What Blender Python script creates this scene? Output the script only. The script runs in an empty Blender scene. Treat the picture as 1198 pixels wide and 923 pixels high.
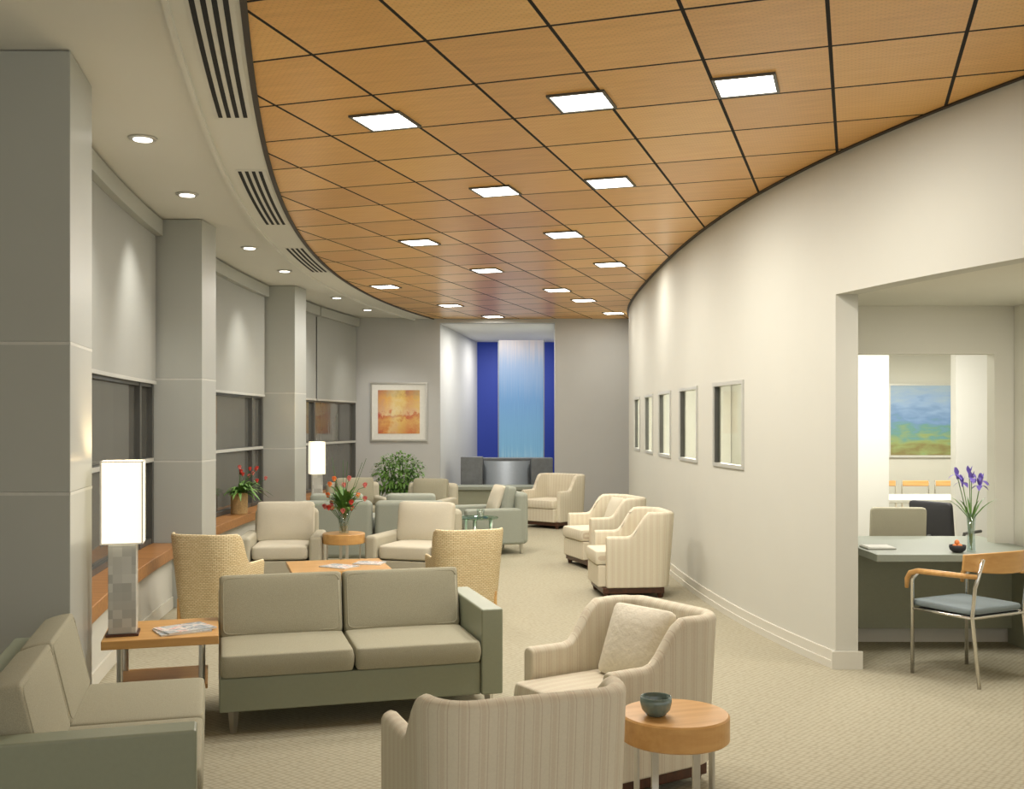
import bpy, bmesh, math, random
import numpy as np
from mathutils import Matrix, Vector
random.seed(4)
R=math.radians
scene=bpy.context.scene
C=scene.collection
scene.view_settings.view_transform='Standard'
scene.view_settings.look='None'
EYE=1.6; F=1225.0; CX=599.0; HY=494.0; HC=3.34
# ---------------------------------------------------------------- materials
def nm(name):
    m=bpy.data.materials.new(name); m.use_nodes=True
    nt=m.node_tree; b=nt.nodes['Principled BSDF']
    return m,nt,b
def N(nt,t,**k):
    n=nt.nodes.new(t)
    for a,v in k.items(): setattr(n,a,v)
    return n
def mat(name,col,rough=.6,metal=0,ns=30,var=.08,bump=.0,bs=None,emit=None,es=0,spec=.5,coords='Object'):
    m,nt,b=nm(name)
    b.inputs['Roughness'].default_value=rough; b.inputs['Metallic'].default_value=metal
    b.inputs['Specular IOR Level'].default_value=spec
    tc=N(nt,'ShaderNodeTexCoord'); no=N(nt,'ShaderNodeTexNoise'); no.inputs['Scale'].default_value=ns
    no.inputs['Detail'].default_value=4
    nt.links.new(tc.outputs[coords],no.inputs['Vector'])
    mx=N(nt,'ShaderNodeMix',data_type='RGBA')
    a=[max(0,c*(1-var)) for c in col]; c2=[min(1,c*(1+var)) for c in col]
    mx.inputs[6].default_value=(*a,1); mx.inputs[7].default_value=(*c2,1)
    nt.links.new(no.outputs['Fac'],mx.inputs[0]); nt.links.new(mx.outputs[2],b.inputs['Base Color'])
    if bump:
        n2=N(nt,'ShaderNodeTexNoise'); n2.inputs['Scale'].default_value=bs or ns*4
        nt.links.new(tc.outputs[coords],n2.inputs['Vector'])
        bp=N(nt,'ShaderNodeBump'); bp.inputs['Strength'].default_value=bump; bp.inputs['Distance'].default_value=.01
        nt.links.new(n2.outputs['Fac'],bp.inputs['Height']); nt.links.new(bp.outputs['Normal'],b.inputs['Normal'])
    if emit:
        b.inputs['Emission Color'].default_value=(*emit,1); b.inputs['Emission Strength'].default_value=es
    return m
def math_n(nt,op,a,b=None,c=None):
    n=N(nt,'ShaderNodeMath',operation=op)
    for i,v in enumerate((a,b,c)):
        if v is None: continue
        if isinstance(v,(int,float)): n.inputs[i].default_value=v
        else: nt.links.new(v,n.inputs[i])
    return n.outputs[0]
def ramp(nt,fac,stops,interp='LINEAR'):
    r=N(nt,'ShaderNodeValToRGB'); r.color_ramp.interpolation=interp
    e=r.color_ramp.elements
    while len(e)<len(stops): e.new(.5)
    for i,(p,c) in enumerate(stops): e[i].position=p; e[i].color=(*c,1)
    nt.links.new(fac,r.inputs[0]); return r.outputs[0]
# ceiling tiles
def ceiling_mat():
    m,nt,b=nm('cherry_ceiling_tiles')
    g=N(nt,'ShaderNodeNewGeometry')
    def dot(v):
        n=N(nt,'ShaderNodeVectorMath',operation='DOT_PRODUCT'); n.inputs[1].default_value=v
        nt.links.new(g.outputs['Position'],n.inputs[0]); return n.outputs['Value']
    u=math_n(nt,'DIVIDE',math_n(nt,'SUBTRACT',dot((.311,.950,0)),5.06),.643)
    v=math_n(nt,'DIVIDE',math_n(nt,'ADD',dot((.950,-.311,0)),.108),.583)
    def groove(x):
        f=math_n(nt,'FRACT',math_n(nt,'ADD',x,.5)); d=math_n(nt,'ABSOLUTE',math_n(nt,'SUBTRACT',f,.5))
        return math_n(nt,'LESS_THAN',d,.0155)
    gr=math_n(nt,'MAXIMUM',groove(u),groove(v))
    cb=N(nt,'ShaderNodeCombineXYZ'); nt.links.new(math_n(nt,'FLOOR',u),cb.inputs[0]); nt.links.new(math_n(nt,'FLOOR',v),cb.inputs[1])
    wn=N(nt,'ShaderNodeTexWhiteNoise',noise_dimensions='3D'); nt.links.new(cb.outputs[0],wn.inputs[0])
    cg=N(nt,'ShaderNodeCombineXYZ')
    nt.links.new(math_n(nt,'MULTIPLY',u,26),cg.inputs[0]); nt.links.new(math_n(nt,'MULTIPLY',v,2.2),cg.inputs[1]); nt.links.new(math_n(nt,'MULTIPLY',wn.outputs['Value'],20),cg.inputs[2])
    no=N(nt,'ShaderNodeTexNoise'); no.inputs['Scale'].default_value=1.0; no.inputs['Detail'].default_value=4
    nt.links.new(cg.outputs[0],no.inputs['Vector'])
    k=math_n(nt,'ADD',math_n(nt,'MULTIPLY',no.outputs['Fac'],.5),math_n(nt,'MULTIPLY',wn.outputs['Value'],.34))
    col=ramp(nt,k,[(.08,(.64,.32,.075)),(.42,(.81,.445,.12)),(.78,(.93,.57,.19))])
    def pf(x):
        return math_n(nt,'SINE',math_n(nt,'MULTIPLY',x,2*math.pi*17))
    dots=math_n(nt,'GREATER_THAN',math_n(nt,'MULTIPLY',pf(u),pf(v)),.65)
    mx0=N(nt,'ShaderNodeMix',data_type='RGBA'); nt.links.new(math_n(nt,'MULTIPLY',dots,.22),mx0.inputs[0]); nt.links.new(col,mx0.inputs[6]); mx0.inputs[7].default_value=(.3,.13,.03,1)
    mx=N(nt,'ShaderNodeMix',data_type='RGBA'); nt.links.new(gr,mx.inputs[0]); nt.links.new(mx0.outputs[2],mx.inputs[6]); mx.inputs[7].default_value=(.010,.005,.003,1)
    nt.links.new(mx.outputs[2],b.inputs['Base Color'])
    nt.links.new(math_n(nt,'ADD',math_n(nt,'MULTIPLY',gr,.6),.30),b.inputs['Roughness'])
    return m
def carpet_mat():
    m,nt,b=nm('carpet_weave')
    tc=N(nt,'ShaderNodeTexCoord'); mp=N(nt,'ShaderNodeMapping'); mp.inputs['Rotation'].default_value=(0,0,R(40)); nt.links.new(tc.outputs['Object'],mp.inputs[0])
    vo=N(nt,'ShaderNodeTexVoronoi'); vo.inputs['Scale'].default_value=34; vo.inputs['Randomness'].default_value=.25
    nt.links.new(mp.outputs[0],vo.inputs['Vector'])
    no=N(nt,'ShaderNodeTexNoise'); no.inputs['Scale'].default_value=160; nt.links.new(mp.outputs[0],no.inputs['Vector'])
    k=math_n(nt,'ADD',vo.outputs['Distance'],math_n(nt,'MULTIPLY',no.outputs['Fac'],.2))
    col=ramp(nt,k,[(.15,(.415,.385,.285)),(.45,(.38,.35,.258)),(.75,(.30,.275,.195))])
    nt.links.new(col,b.inputs['Base Color']); b.inputs['Roughness'].default_value=.95; b.inputs['Specular IOR Level'].default_value=.1
    bp=N(nt,'ShaderNodeBump'); bp.inputs['Strength'].default_value=.1; bp.inputs['Distance'].default_value=.004; bp.invert=True
    nt.links.new(k,bp.inputs['Height']); nt.links.new(bp.outputs['Normal'],b.inputs['Normal'])
    return m
def wood(name,c1,c2,rough=.35,scale=(3,30,30)):
    m,nt,b=nm(name); tc=N(nt,'ShaderNodeTexCoord'); mp=N(nt,'ShaderNodeMapping'); mp.inputs['Scale'].default_value=scale
    nt.links.new(tc.outputs['Object'],mp.inputs[0]); no=N(nt,'ShaderNodeTexNoise'); no.inputs['Scale'].default_value=1; no.inputs['Detail'].default_value=5
    nt.links.new(mp.outputs[0],no.inputs['Vector']); nt.links.new(ramp(nt,no.outputs['Fac'],[(.3,c1),(.7,c2)]),b.inputs['Base Color'])
    b.inputs['Roughness'].default_value=rough; return m
def stripes(name,coord):
    m,nt,b=nm(name); tc=N(nt,'ShaderNodeTexCoord'); sp=N(nt,'ShaderNodeSeparateXYZ'); nt.links.new(tc.outputs[coord],sp.inputs[0])
    f=math_n(nt,'FRACT',math_n(nt,'MULTIPLY',sp.outputs[0],17.0))
    A=(.70,.645,.505);B=(.59,.505,.38);D=(.655,.58,.445)
    col=ramp(nt,f,[(0,A),(.40,B),(.45,A),(.56,D),(.80,A),(.88,B),(.92,A)],'CONSTANT')
    no=N(nt,'ShaderNodeTexNoise'); no.inputs['Scale'].default_value=140; nt.links.new(tc.outputs['Object'],no.inputs['Vector'])
    mx=N(nt,'ShaderNodeMix',data_type='RGBA'); mx.blend_type='MULTIPLY'; mx.inputs[0].default_value=.12
    nt.links.new(col,mx.inputs[6]); nt.links.new(no.outputs['Fac'],mx.inputs[7]); nt.links.new(mx.outputs[2],b.inputs['Base Color'])
    b.inputs['Roughness'].default_value=.85; b.inputs['Specular IOR Level'].default_value=.2
    return m
def wicker_mat():
    m,nt,b=nm('woven_wicker'); tc=N(nt,'ShaderNodeTexCoord'); br=N(nt,'ShaderNodeTexBrick'); br.inputs['Scale'].default_value=1
    br.inputs['Brick Width'].default_value=.03; br.inputs['Row Height'].default_value=.013; br.inputs['Mortar Size'].default_value=.0018
    br.inputs['Color1'].default_value=(.80,.68,.43,1); br.inputs['Color2'].default_value=(.70,.56,.32,1); br.inputs['Mortar'].default_value=(.42,.30,.14,1)
    nt.links.new(tc.outputs['UV'],br.inputs['Vector']); nt.links.new(br.outputs['Color'],b.inputs['Base Color']); b.inputs['Roughness'].default_value=.6
    bp=N(nt,'ShaderNodeBump'); bp.inputs['Strength'].default_value=.6; bp.inputs['Distance'].default_value=.004; bp.invert=True
    nt.links.new(br.outputs['Fac'],bp.inputs['Height']); nt.links.new(bp.outputs['Normal'],b.inputs['Normal']); return m
def art_mat(name,stops,scale,dist=1.0,zgrad=None,detail=7):
    m,nt,b=nm(name); tc=N(nt,'ShaderNodeTexCoord'); mp=N(nt,'ShaderNodeMapping'); mp.inputs['Scale'].default_value=scale
    nt.links.new(tc.outputs['Generated'],mp.inputs[0]); no=N(nt,'ShaderNodeTexNoise'); no.inputs['Scale'].default_value=1.6; no.inputs['Detail'].default_value=detail; no.inputs['Distortion'].default_value=dist
    nt.links.new(mp.outputs[0],no.inputs['Vector']); f=no.outputs['Fac']
    if zgrad:
        sp=N(nt,'ShaderNodeSeparateXYZ'); nt.links.new(tc.outputs['Generated'],sp.inputs[0])
        f=math_n(nt,'ADD',math_n(nt,'MULTIPLY',math_n(nt,'SUBTRACT',f,.5),zgrad),sp.outputs[2])
    nt.links.new(ramp(nt,f,stops),b.inputs['Base Color']); b.inputs['Roughness'].default_value=.5; return m
def block_art(name):
    """soft blocks of red, yellow and cream: vertical and horizontal bands broken by noise"""
    m,nt,b=nm(name); tc=N(nt,'ShaderNodeTexCoord'); sp=N(nt,'ShaderNodeSeparateXYZ'); nt.links.new(tc.outputs['Generated'],sp.inputs[0])
    no=N(nt,'ShaderNodeTexNoise'); no.inputs['Scale'].default_value=6; no.inputs['Detail'].default_value=9; no.inputs['Roughness'].default_value=.65; nt.links.new(tc.outputs['Generated'],no.inputs['Vector'])
    nz=math_n(nt,'MULTIPLY',math_n(nt,'SUBTRACT',no.outputs['Fac'],.5),.7)
    fx=math_n(nt,'ADD',sp.outputs[0],nz); fz=math_n(nt,'ADD',sp.outputs[2],nz)
    a=ramp(nt,fx,[(0,(.45,.06,.04)),(.22,(.68,.28,.06)),(.38,(.74,.60,.32)),(.55,(.70,.48,.12)),(.75,(.55,.16,.05)),(1,(.66,.42,.14))])
    c=ramp(nt,fz,[(0,(.55,.18,.06)),(.3,(.72,.50,.16)),(.42,(.45,.05,.04)),(.5,(.74,.64,.40)),(.8,(.72,.5,.14)),(1,(.30,.22,.14))])
    mx=N(nt,'ShaderNodeMix',data_type='RGBA'); mx.inputs[0].default_value=.5; nt.links.new(a,mx.inputs[6]); nt.links.new(c,mx.inputs[7])
    nt.links.new(mx.outputs[2],b.inputs['Base Color']); b.inputs['Roughness'].default_value=.5; return m
def emis(name,col,s):
    m,nt,b=nm(name); b.inputs['Base Color'].default_value=(*col,1); b.inputs['Emission Color'].default_value=(*col,1); b.inputs['Emission Strength'].default_value=s; return m
def glass(name,tint=(.9,.95,.95),gl=.18):
    m,nt,b=nm(name); out=nt.nodes['Material Output']; tr=N(nt,'ShaderNodeBsdfTransparent'); tr.inputs[0].default_value=(*tint,1)
    g=N(nt,'ShaderNodeBsdfGlossy'); g.inputs['Roughness'].default_value=.03; ms=N(nt,'ShaderNodeMixShader'); ms.inputs[0].default_value=gl
    nt.links.new(tr.outputs[0],ms.inputs[1]); nt.links.new(g.outputs[0],ms.inputs[2]); nt.links.new(ms.outputs[0],out.inputs[0]); return m
M={}
M['tile']=ceiling_mat(); M['carpet']=carpet_mat()
M['wall']=mat('warm_wall_paint',(.565,.558,.492),.75,ns=3,var=.02,bump=.03,bs=120)
M['alcovewall']=mat('alcove_wall_paint',(.70,.68,.59),.75,ns=3,var=.02)
M['wallgrey']=mat('grey_wall_paint',(.48,.48,.46),.7,ns=3,var=.03)
M['nichewall']=mat('alcove_pale_paint',(.60,.60,.57),.7,ns=3,var=.03)
M['white']=mat('white_ceiling_paint',(.70,.69,.63),.8,ns=3,var=.015)
M['brightwhite']=mat('white_office_paint',(.76,.75,.69),.8,ns=3,var=.015)
M['trimwhite']=mat('trim_paint',(.62,.60,.52),.5,ns=3,var=.02)
M['column']=mat('column_panel',(.43,.44,.40),.34,ns=2,var=.05)
M['joint']=mat('column_joint',(.58,.58,.53),.45)
M['shade']=mat('roller_shade_fabric',(.36,.365,.335),.9,ns=200,var=.08)
M['frame']=mat('window_frame_metal',(.10,.10,.09),.4,metal=.3)
M['framelight']=mat('window_frame_light',(.55,.55,.50),.35,metal=.2)
M['nightglass']=mat('night_glass',(.10,.10,.088),.04,ns=2,var=.15,spec=1.0)
M['black']=mat('black_slot',(.008,.008,.008),.8)
M['darktrim']=mat('dark_edge_trim',(.03,.018,.01),.5)
M['sill']=wood('cherry_sill',(.30,.13,.04),(.42,.2,.065))
M['maple']=wood('honey_wood',(.55,.30,.10),(.68,.41,.16))
M['maple2']=wood('orange_wood',(.53,.28,.085),(.64,.37,.13))
M['darkwood']=wood('dark_wood_base',(.045,.016,.007),(.09,.03,.012))
M['green']=mat('sage_vinyl',(.25,.27,.19),.42,ns=60,var=.05,bump=.03)
M['tweed']=mat('taupe_tweed',(.335,.315,.228),.9,ns=260,var=.3,bump=.15,bs=300,spec=.2)
M['cream']=mat('cream_fabric',(.60,.555,.44),.9,ns=160,var=.1,bump=.1,spec=.2)
M['greyfab']=mat('grey_green_fabric',(.32,.34,.285),.85,ns=160,var=.1,bump=.06,spec=.2)
M['beigefab']=mat('beige_arm_fabric',(.47,.44,.34),.9,ns=160,var=.1,spec=.2)
M['stripeU']=stripes('striped_fabric_shell','UV'); M['stripeO']=stripes('striped_fabric_seat','Object')
M['pillow']=mat('ivory_pillow',(.76,.71,.58),.9,ns=60,var=.1,bump=.5,bs=28,spec=.2)
M['wicker']=wicker_mat()
M['metal']=mat('brushed_steel',(.62,.61,.57),.28,metal=.95)
M['basinmetal']=mat('basin_steel',(.26,.28,.29),.5,metal=.3)
M['chrome']=mat('chrome_tube',(.75,.73,.68),.2,metal=1)
M['stone']=mat('grey_stone',(.15,.16,.165),.45,ns=14,var=.3)
M['bluewall']=mat('deep_blue_wall',(.018,.04,.26),.6,emit=(.01,.035,.34),es=.18)  # weak emission stands in for lamp light falling on the blue paint
M['teal']=mat('teal_glass_bowl',(.13,.19,.17),.12,ns=50,var=.3,spec=.9)
M['seatblue']=mat('slate_blue_seat',(.19,.23,.24),.8,ns=160,var=.12)
M['desk']=mat('sage_laminate',(.27,.29,.235),.5,ns=60,var=.06)
M['deskfront']=mat('desk_front_panel',(.27,.28,.20),.5,ns=60,var=.06)
M['leaf']=mat('leaf_green',(.12,.25,.045),.5,ns=12,var=.5)
M['leafd']=mat('leaf_dark_green',(.05,.13,.03),.5,ns=12,var=.4)
M['red']=mat('red_petal',(.62,.07,.05),.6,ns=30,var=.3); M['orange']=mat('orange_petal',(.85,.28,.08),.6); M['pinkp']=mat('pink_petal',(.72,.22,.2),.6)
M['purple']=mat('iris_petal',(.20,.14,.52),.6,ns=30,var=.3)
M['basket']=mat('basket_weave',(.48,.32,.14),.8,ns=60,var=.4,bump=.5)
M['soil']=mat('soil',(.05,.03,.02),.95)
M['clay']=mat('clay_pot',(.35,.28,.2),.7)
M['glass']=glass('clear_glass'); M['paneglass']=glass('interior_window_glass',(.95,.96,.94),.07)
M['glassgreen']=glass('green_table_glass',(.55,.72,.62),.25)
M['light']=emis('light_panel',(1,.97,.9),7); M['bulb']=emis('downlight_lens',(1,.95,.85),5)
M['lampshade']=emis('lamp_shade_paper',(1,.90,.70),1.05)
M['art']=block_art('warm_abstract_canvas')
M['art2']=art_mat('landscape_canvas',[(.0,(.20,.17,.06)),(.2,(.25,.32,.12)),(.35,(.12,.27,.24)),(.5,(.14,.25,.44)),(.75,(.24,.36,.56)),(1,(.32,.42,.52))],(2,2,7),.3,.8)
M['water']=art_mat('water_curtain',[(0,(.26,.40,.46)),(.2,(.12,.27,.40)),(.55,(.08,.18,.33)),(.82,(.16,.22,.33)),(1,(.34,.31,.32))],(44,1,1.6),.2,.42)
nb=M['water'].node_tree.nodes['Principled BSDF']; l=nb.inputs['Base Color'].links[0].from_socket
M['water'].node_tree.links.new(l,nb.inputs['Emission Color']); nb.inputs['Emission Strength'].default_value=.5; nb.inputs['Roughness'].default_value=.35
M['mag']=art_mat('magazine_cover',[(.3,(.6,.08,.05)),(.45,(.75,.72,.65)),(.6,(.2,.25,.3)),(.75,(.8,.75,.65))],(3,3,1),1)
M['paper']=mat('white_paper',(.72,.71,.65),.7); M['blackfab']=mat('black_mesh',(.03,.03,.035),.6)
def blocks_mat():
    m,nt,b=nm('grey_block_tiles'); tc=N(nt,'ShaderNodeTexCoord'); mp=N(nt,'ShaderNodeMapping'); mp.inputs['Scale'].default_value=(22,22,22); nt.links.new(tc.outputs['Object'],mp.inputs[0])
    fl=N(nt,'ShaderNodeVectorMath',operation='FLOOR'); nt.links.new(mp.outputs[0],fl.inputs[0]); wn=N(nt,'ShaderNodeTexWhiteNoise'); nt.links.new(fl.outputs[0],wn.inputs[0])
    nt.links.new(ramp(nt,wn.outputs['Value'],[(0,(.36,.36,.33)),(1,(.56,.56,.51))]),b.inputs['Base Color']); b.inputs['Roughness'].default_value=.3; return m
M['blocks']=blocks_mat()
# ---------------------------------------------------------------- helpers
def obj(name,bm,m,parent=None,bev=0,sub=0,smooth=False,seg=3,label=None):
    bmesh.ops.recalc_face_normals(bm,faces=bm.faces)
    me=bpy.data.meshes.new(name); bm.to_mesh(me); bm.free()
    o=bpy.data.objects.new(name,me); C.objects.link(o)
    me.materials.append(M[m] if isinstance(m,str) else m)
    if parent: o.parent=parent
    if bev:
        k=o.modifiers.new('bevel','BEVEL'); k.width=bev; k.segments=seg; k.limit_method='ANGLE'; k.angle_limit=R(40); k.harden_normals=True; smooth=True
    if sub:
        k=o.modifiers.new('sub','SUBSURF'); k.levels=sub; k.render_levels=sub; smooth=True
    if smooth:
        for p in me.polygons: p.use_smooth=True
    if label: o['label']=label
    return o
def struct(name,bm,m,parent=None,**k):
    o=obj(name,bm,m,parent,**k)
    if not parent: o['kind']='structure'
    return o
def thing(name,label,cat,loc=(0,0,0),rz=0,group=None):
    o=bpy.data.objects.new(name,None); C.objects.link(o); o.location=loc; o.rotation_euler=(0,0,R(rz)); o['label']=label; o['category']=cat
    o.empty_display_size=.1
    if group: o['group']=group
    return o
def tag(o,label,cat,group=None):
    o['label']=label; o['category']=cat
    if group: o['group']=group
    return o
def B(): return bmesh.new()
def box(bm,x0,x1,y0,y1,z0,z1,Mx=None):
    vs=[bm.verts.new((x,y,z)) for z in (z0,z1) for x,y in ((x0,y0),(x1,y0),(x1,y1),(x0,y1))]
    for f in ((0,3,2,1),(4,5,6,7),(0,1,5,4),(1,2,6,5),(2,3,7,6),(3,0,4,7)): bm.faces.new([vs[i] for i in f])
    if Mx is not None: bmesh.ops.transform(bm,matrix=Mx,verts=vs)
    return bm
def prism(bm,poly,z0,z1):
    a=[bm.verts.new((x,y,z0)) for x,y in poly]; b=[bm.verts.new((x,y,z1)) for x,y in poly]; n=len(poly)
    bm.faces.new(a[::-1]); bm.faces.new(b)
    for i in range(n): bm.faces.new((a[i],a[(i+1)%n],b[(i+1)%n],b[i]))
    return bm
def lathe(bm,prof,cx=0,cy=0,seg=32,close=True):
    rings=[]
    for r,z in prof: rings.append([bm.verts.new((cx+r*math.cos(2*math.pi*i/seg),cy+r*math.sin(2*math.pi*i/seg),z)) for i in range(seg)])
    for a,b in zip(rings,rings[1:]):
        for i in range(seg): bm.faces.new((a[i],a[(i+1)%seg],b[(i+1)%seg],b[i]))
    if close: bm.faces.new(rings[0][::-1]); bm.faces.new(rings[-1])
    return bm
def tube(bm,pts,r,seg=8):
    pts=[Vector(p) for p in pts]; rs=r if isinstance(r,(list,tuple)) else [r]*len(pts); rings=[]; up=None
    for i,p in enumerate(pts):
        d=(pts[min(i+1,len(pts)-1)]-pts[max(i-1,0)]).normalized()
        if up is None: up=Vector((1,0,0)) if abs(d.x)<.8 else Vector((0,1,0))
        a=(up-d*up.dot(d)).normalized(); up=a; b=d.cross(a)
        rings.append([bm.verts.new(p+(a*math.cos(2*math.pi*k/seg)+b*math.sin(2*math.pi*k/seg))*rs[i]) for k in range(seg)])
    for a,b in zip(rings,rings[1:]):
        for k in range(seg): bm.faces.new((a[k],a[(k+1)%seg],b[(k+1)%seg],b[k]))
    bm.faces.new(rings[0][::-1]); bm.faces.new(rings[-1]); return bm
def section(bm,rings):
    for a,b in zip(rings,rings[1:]):
        n=len(a)
        for k in range(n): bm.faces.new((a[k],a[(k+1)%n],b[(k+1)%n],b[k]))
    bm.faces.new(rings[0][::-1]); bm.faces.new(rings[-1])
def cbox(bm,f,o0,o1,y0,y1,z0,z1,step=.2):
    n=max(1,int(math.ceil((y1-y0)/step))); rings=[]
    for i in range(n+1):
        y=y0+(y1-y0)*i/n; s=(f(y+.01)-f(y-.01))/.02; L=math.hypot(1,s); nx=1/L
        def P(o,z): return bm.verts.new((f(y)+nx*o,y,z))
        rings.append([P(o0,z0),P(o1,z0),P(o1,z1),P(o0,z1)])
    section(bm,rings); return bm
def slab(bm,f0,f1,y0,y1,z0,z1,step=.3):
    n=max(1,int(math.ceil((y1-y0)/step))); rings=[]
    for i in range(n+1):
        y=y0+(y1-y0)*i/n
        rings.append([bm.verts.new(p) for p in ((f0(y),y,z0),(f1(y),y,z0),(f1(y),y,z1),(f0(y),y,z1))])
    section(bm,rings); return bm
def cushion(bm,c,s,Mx=None,p=.28,cuts=6):
    old=set(bm.verts); bmesh.ops.create_cube(bm,size=2); ed=[e for e in bm.edges if e.verts[0] not in old]
    bmesh.ops.subdivide_edges(bm,edges=ed,cuts=cuts,use_grid_fill=True)
    vs=[v for v in bm.verts if v not in old]
    for v in vs:
        x,y,z=v.co; k=(1-p)+p*(1-x**4)*(1-y**4)
        v.co=Vector((x*(1-.03*z*z)*s[0]/2,y*(1-.03*z*z)*s[1]/2,z*k*s[2]/2))
    if Mx is not None: bmesh.ops.transform(bm,matrix=Mx,verts=vs)
    bmesh.ops.translate(bm,vec=c,verts=vs); return bm
def welt(bm,c,s,Mx=None,sgn=1,r=.0055):
    """closed cord round one face edge of a cushion"""
    a,b=s[0]/2-.022,s[1]/2-.022; q=.03; pts=[]
    for cx,cy,a0 in ((a-q,b-q,0),(-a+q,b-q,90),(-a+q,-b+q,180),(a-q,-b+q,270)):
        for k in range(5):
            t=R(a0+90*k/4); pts.append(Vector((cx+q*math.cos(t),cy+q*math.sin(t),sgn*(s[2]/2-.012))))
    pts.append(pts[0].copy())
    if Mx is not None: pts=[Mx@p for p in pts]
    return tube(bm,[p+Vector(c) for p in pts],r,6)
def upath(w,d,r,n=8):
    pts=[];h=w/2;yb=d/2;yf=-d/2
    for i in range(12): pts.append((-h,yf+(yb-r-yf)*i/12))
    for i in range(n+1):
        a=math.pi-(math.pi/2)*i/n; pts.append((-h+r+r*math.cos(a),yb-r+r*math.sin(a)))
    for i in range(1,4): pts.append((-h+r+(w-2*r)*i/4,yb))
    for i in range(n+1):
        a=math.pi/2-(math.pi/2)*i/n; pts.append((h-r+r*math.cos(a),yb-r+r*math.sin(a)))
    for i in range(1,13): pts.append((h,yb-r-(yb-r-yf)*i/12))
    return pts
def ushell(bm,w,d,t,r,hf,z0,flare=.1,levels=5,taper=0,y0=0):
    uv=bm.loops.layers.uv.new('UVMap'); P=upath(w,d,r); n=len(P); rings=[]; us=[0]
    for a,b in zip(P,P[1:]): us.append(us[-1]+math.dist(a,b))
    um={}
    for i,(x,y) in enumerate(P):
        a=Vector(P[max(i-1,0)]); b=Vector(P[min(i+1,n-1)]); dd=(b-a).normalized(); nrm=Vector((-dd.y,dd.x))
        h=hf(y); ring=[]
        k=max(0,min(1,(y+d*.1)/(d*.6)))
        def put(off,z):
            fl=flare*k*(z-z0)-taper*(1-(z-z0)/(h-z0))
            v=bm.verts.new((x+nrm.x*(off+fl*(1 if taper else .4)),y+y0+nrm.y*(off+fl),z)); um[v]=(us[i],z); return v
        for l in range(levels): ring.append(put(0,z0+(h-.03-z0)*l/(levels-1)))
        ring.append(put(-t*.14,h-.009)); ring.append(put(-t*.5,h)); ring.append(put(-t*.86,h-.009))
        for l in range(levels): ring.append(put(-t,z0+(h-.03-z0)*(1-l/(levels-1))))
        rings.append(ring)
    section(bm,rings)
    for f in bm.faces:
        for lo in f.loops: lo[uv].uv=um[lo.vert]
    return bm
def leaf(bm,base,d,L,w,droop=.3,segs=4):
    d=Vector(d).normalized(); side=d.cross(Vector((0,0,1)))
    if side.length<.05: side=Vector((1,0,0))
    side.normalize(); prev=None
    for i in range(segs+1):
        t=i/segs; c=Vector(base)+d*L*t-Vector((0,0,1))*droop*L*t*t; ww=w*math.sin(math.pi*min(.98,.12+t*.86))
        a=bm.verts.new(c-side*ww/2); b=bm.verts.new(c+side*ww/2)
        if prev: bm.faces.new((prev[0],prev[1],b,a))
        prev=(a,b)
def smooth(a,b,x):
    t=max(0,min(1,(x-a)/(b-a))); return t*t*(3-2*t)
def RX(a): return Matrix.Rotation(R(a),4,'X')
def light(kind,name,loc,power,parent=None,size=.28,col=(1,.96,.89),rot=(0,0,0),spot=70,blend=.7,sizey=None):
    l=bpy.data.lights.new(name,kind); l.energy=power; l.color=col
    if kind=='AREA':
        l.size=size
        if sizey: l.shape='RECTANGLE'; l.size_y=sizey
    elif kind=='SPOT': l.spot_size=R(spot); l.spot_blend=blend; l.shadow_soft_size=.08
    else: l.shadow_soft_size=size
    o=bpy.data.objects.new(name,l); C.objects.link(o); o.location=loc; o.rotation_euler=rot
    if parent: o.parent=parent
    return o
def fit(pts,deg):
    c=np.polyfit([p[0] for p in pts],[p[1] for p in pts],deg); return lambda y: float(np.polyval(c,y))
def ceil_pt(px,py):
    Y=(HC-EYE)*F/(HY-py); return ((px-CX)/F*Y,Y)
# ---------------------------------------------------------------- plan curves
fr=fit([(3,3.85),(3.8,3.33),(4.5,2.94),(5.3,2.59),(5.78,2.39),(6.8,2.07),(7.5,1.945),(8.4,1.85),(10.45,1.71),(12.6,1.66),(14.8,1.70),(16.2,1.83),(17.6,2.02)],5)
fw=lambda y:-3.27+(y-11.8)**2/55
fl=fit([(0,-.1),(2,-.55),(4.31,-1.10),(6.58,-1.55),(9.18,-1.90),(12.6,-2.04),(15,-1.85),(17.6,-1.30)],4)
YB=17.6
# floor and ceilings
struct('floor',box(B(),-5,8,-3,23,-.1,0),'carpet')
yw=6.80
struct('ceiling',slab(B(),lambda y:-3.6,lambda y:5.0 if y<3 else fr(y)+.04,-1,YB,HC+.015,HC+.08),'white')
struct('ceiling_wood',slab(B(),fl,lambda y:4.9 if y<3.05 else fr(y)-.012,-1,YB-.01,HC,HC+.013,.15),'tile')
struct('trim_1',cbox(B(),fl,-.03,.0,-1,YB-.01,HC-.014,HC+.014),'darktrim')
struct('trim_2',cbox(B(),fr,-.03,0,3.1,YB-.01,HC-.01,HC+.012),'darktrim')
bm=B(); cbox(bm,fl,-.33,-.03,-1,YB-.01,HC-.004,HC+.014); struct('trim_3',bm,'white')
bm=B(); cbox(bm,fl,-.355,-.33,-1,YB-.01,HC-.03,HC+.014); struct('trim_4',bm,'white')
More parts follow.
